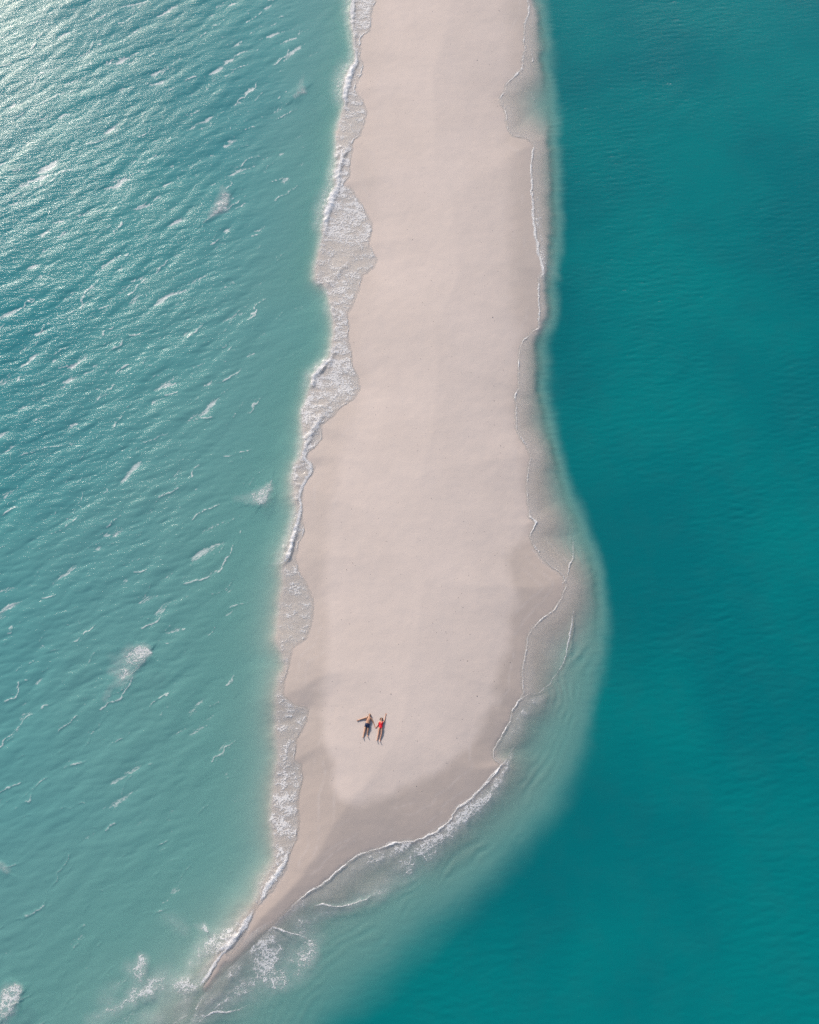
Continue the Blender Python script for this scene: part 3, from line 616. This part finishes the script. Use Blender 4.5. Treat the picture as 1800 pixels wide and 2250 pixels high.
def person(label, group, J, skin, hair_mat, female):
    """J: joints as traced points; the figure lies on its back, face up"""
    bx, by = J['pelvis']; z0 = sand_z(bx, by)
    ox, oy = ground(bx, by, z0 + .1)
    root = bpy.data.objects.new('person', None); C.objects.link(root)
    root.location = (ox, oy, z0); root['label'] = label; root['category'] = 'person'
    def P(name, z):
        x, y = ground(*J[name], z0 + .1); return Vector((x - ox, y - oy, z))
    s = .93 if female else 1.0
    verts = []; edges = []; rad = []
    def v(p, r, parent=None, ry=None):
        verts.append(p); rad.append((r, ry or r)); i = len(verts) - 1
        if parent is not None: edges.append((parent, i))
        return i
    pel = P('pelvis', .115 * s); nk = P('neck', .115 * s); hd = P('head', .12 * s)
    up = (nk - pel); T = up.length; up = up.normalized(); side = Vector((-up.y, up.x, 0)).normalized() * -1   # towards picture right
    if side.x < 0: side = -side
    i0 = v(pel, .125 * s, None, .10 * s)
    i1 = v(pel + up * T * .30 + Vector((0, 0, .0)), .118 * s * (.95 if female else 1.12), i0, .095 * s)
    i2 = v(pel + up * T * .62 + Vector((0, 0, .01)), .155 * s, i1, .105 * s)
    i3 = v(pel + up * T * .86, .115 * s, i2, .085 * s)
    i4 = v(nk, .055 * s, i3)
    hdir = (hd - nk).normalized()
    i5 = v(nk + hdir * .075 * s + Vector((0, 0, .005)), .06 * s, i4)
    i6 = v(nk + hdir * .14 * s, .083 * s, i5, .09 * s)
    i7 = v(nk + hdir * .215 * s, .072 * s, i6, .08 * s)
    fingers = []
    for sd_, S_ in ((-1, 'l'), (1, 'r')):
        sh = pel + up * T * .84 + side * sd_ * .165 * s + Vector((0, 0, -.01))
        el = P(S_ + '_elbow', .05); ha = P(S_ + '_hand', .04)
        a = v(sh, .055 * s, i3)
        b = v(sh.lerp(el, .5), .046 * s, a); c = v(el, .037 * s, b)
        d = v(el.lerp(ha, .35), .036 * s, c); wr = el.lerp(ha, .72); e = v(wr, .025 * s, d)
        hdv = (ha - wr).normalized(); hs = Vector((-hdv.y, hdv.x, 0)).normalized()
        pc = wr + hdv * .06 * s; f = v(pc, .034 * s, e, .018)
        for q, (off, ln) in enumerate(((-.031, .068), (-.011, .078), (.010, .074), (.030, .058))):
            b0 = pc + hs * off * s + hdv * .025 * s
            fingers.append([(wr + hdv * .05 * s + hs * off * .6 * s, .010), (b0, .0095), (b0 + hdv * ln * .5 * s + hs * off * .15 + Vector((0, 0, .006)), .0085), (b0 + hdv * ln * s + hs * off * .3 + Vector((0, 0, -.006)), .007)])
        tb = wr + hdv * .02 * s; ts = hs * (1 if sd_ < 0 else -1)
        fingers.append([(tb, .011), (tb + ts * .035 * s + hdv * .015 * s, .011), (tb + ts * .058 * s + hdv * .042 * s + Vector((0, 0, .008)), .009), (tb + ts * .066 * s + hdv * .066 * s, .008)])
        hip = pel + side * sd_ * .085 * s - up * .03
        kn = P(S_ + '_knee', .095); an = P(S_ + '_foot', .055)
        a = v(hip, .10 * s, i0); b = v(hip.lerp(kn, .4), .085 * s, a); c = v(kn, .055 * s, b)
        d = v(kn.lerp(an, .3), .056 * s, c); e = v(kn.lerp(an, .85), .034 * s, d)
        f = v(an, .036 * s, e)
        fd = (an - kn).normalized()
        toe = an + Vector((0, 0, .13 * s)) + fd * .07 + side * sd_ * .045
        g = v(an + (toe - an) * .5 + fd * .01, .034 * s, f, .026); v(toe, .03 * s, g, .017)
    def skinmesh(vs, es, rs, lev):
        me = bpy.data.meshes.new('tmp'); me.from_pydata([tuple(p) for p in vs], es, [])
        o = bpy.data.objects.new('tmp', me); C.objects.link(o)
        m = o.modifiers.new('s', 'SKIN'); m.use_smooth_shade = True
        for i, r in enumerate(rs): me.skin_vertices[0].data[i].radius = r
        me.skin_vertices[0].data[0].use_root = True
        u = o.modifiers.new('u', 'SUBSURF'); u.levels = lev; u.render_levels = lev
        dg = bpy.context.evaluated_depsgraph_get(); dg.update()
        r = bpy.data.meshes.new_from_object(o.evaluated_get(dg)); bpy.data.objects.remove(o); return r
    bm = bmesh.new()
    bm.from_mesh(skinmesh(verts, edges, rad, 2))
    for fg in fingers:
        m = skinmesh([p for p, r in fg], [(0, 1), (1, 2), (2, 3)], [(r, r) for p, r in fg], 1); bm.from_mesh(m)
    # face: nose and brow pulled out of the head's front
    hc = nk + hdir * .155 * s; fwd = Vector((0, 0, 1))
    for vv in bm.verts:
        r = vv.co - hc
        if r.length < .16 * s and r.z > .02:
            u_ = r.dot(hdir); w_ = r.dot(side)
            vv.co.z += .018 * math.exp(-((u_ + .012) / .016) ** 2 - (w_ / .011) ** 2) - .006 * math.exp(-((u_ - .018) / .014) ** 2 - ((abs(w_) - .03) / .014) ** 2)
    me = bpy.data.meshes.new('body'); bm.to_mesh(me)
    for p_ in me.polygons: p_.use_smooth = True
    me.materials.append(skin)
    body = bpy.data.objects.new('body', me); C.objects.link(body); body.parent = root
    zmin = min(vv.co.z for vv in bm.verts)
    def shell(name, pred, off, mat, lump=0):
        b2 = bmesh.new(); b2.from_mesh(me); b2.normal_update()
        kill = [f for f in b2.faces if not pred(f.calc_center_median())]
        bmesh.ops.delete(b2, geom=kill, context='FACES')
        left = set(b2.verts); comps = []
        while left:
            st_ = [left.pop()]; cmp_ = set(st_)
            while st_:
                q_ = st_.pop()
                for e_ in q_.link_edges:
                    o_ = e_.other_vert(q_)
                    if o_ in left: left.discard(o_); cmp_.add(o_); st_.append(o_)
            comps.append(cmp_)
        comps.sort(key=len)
        for cmp_ in comps[:-1]: bmesh.ops.delete(b2, geom=list(cmp_), context='VERTS')
        b2.normal_update()
        for vv in b2.verts:
            q = vv.co * 34
            k_ = off + lump * (.5 + .5 * math.sin(q.x * 1.7 + 3 * math.sin(q.y)) * math.sin(q.y * 1.3 + q.z))
            vv.co += vv.normal * k_
        m2 = bpy.data.meshes.new(name); b2.to_mesh(m2); b2.free(); m2.materials.append(mat)
        for p_ in m2.polygons: p_.use_smooth = True
        o = bpy.data.objects.new(name, m2); C.objects.link(o); o.parent = root; return o
    def uv(c): r = c - pel; return r.dot(up), r.dot(side)
    def head(c):
        r = c - hc; u_ = r.dot(hdir); w_ = r.dot(side)
        return r.length < .17 * s and u_ > -.07 and (u_ > .052 * s or (r.z < .028 and u_ > -.05))
    if female:
        def suit(c):
            u_, w_ = uv(c)
            if abs(w_) > .2 or c.length > .75: return False
            lowcut = -.135 + abs(w_) * 1.25
            vneck = T * .60 + abs(w_) * 2.2 if c.z > .11 else T * .72
            strap = .035 < abs(w_) < .11
            return u_ > lowcut and (u_ < min(vneck, T * .80) if not strap else u_ < min(vneck, T * .97)) and abs(w_) < (.15 if u_ > T * .7 else .19)
        shell('swimsuit', suit, .008, M_RED)
        shell('hair', head, .038, hair_mat, .05)
    else:
        def shorts(c):
            u_, w_ = uv(c); return -.20 < u_ < .085 and abs(w_) < .27
        shell('swim_shorts', shorts, .013, M_SHORT)
        shell('hair', head, .008, hair_mat, .010)
    top = max((vv.co.z for vv in bm.verts if (vv.co - hc).length < .07), default=.2)
    for sgn in (-1, 1):
        b3 = bmesh.new(); bmesh.ops.create_uvsphere(b3, u_segments=8, v_segments=6, radius=.011)
        for vv in b3.verts: vv.co = hc + hdir * (.016 * s + vv.co.y) + side * (sgn * .03 * s + vv.co.x * 1.3) + Vector((0, 0, top - hc.z - .014 + vv.co.z))
        m3 = bpy.data.meshes.new('eye'); b3.to_mesh(m3); b3.free(); m3.materials.append(M_EYE)
        o = bpy.data.objects.new('eye', m3); C.objects.link(o); o.parent = root
    b3 = bmesh.new(); bmesh.ops.create_uvsphere(b3, u_segments=8, v_segments=6, radius=.01)
    for vv in b3.verts: vv.co = hc + hdir * (-.045 * s + vv.co.y * .8) + side * (vv.co.x * 2.4) + Vector((0, 0, top - hc.z - .016 + vv.co.z))
    m3 = bpy.data.meshes.new('mouth'); b3.to_mesh(m3); b3.free(); m3.materials.append(M_LIP)
    o = bpy.data.objects.new('mouth', m3); C.objects.link(o); o.parent = root
    bm.free()
    root.location.z = z0 - zmin - .012
    return root
def zz(d): return {k_: (750 + x * .0812, 1540 + y * .0812) for k_, (x, y) in d.items()}
person('man in navy swim shorts lying on his back with arms spread', None,
       zz({'head': (775, 345), 'neck': (765, 430), 'pelvis': (705, 640), 'l_elbow': (565, 482), 'l_hand': (440, 522), 'r_elbow': (872, 585), 'r_hand': (918, 705),
           'l_knee': (640, 790), 'l_foot': (598, 968), 'r_knee': (722, 795), 'r_foot': (708, 935)}), M_SKIN_M, M_HAIR_M, False)
person('woman in red swimsuit lying on the sand with one arm raised overhead', None,
       zz({'head': (1088, 465), 'neck': (1085, 552), 'pelvis': (1065, 715), 'l_elbow': (1003, 640), 'l_hand': (940, 705), 'r_elbow': (1180, 490), 'r_hand': (1208, 345),
           'l_knee': (1010, 870), 'l_foot': (972, 1045), 'r_knee': (1090, 880), 'r_foot': (1045, 1072)}), M_SKIN_W, M_HAIR_W, True)
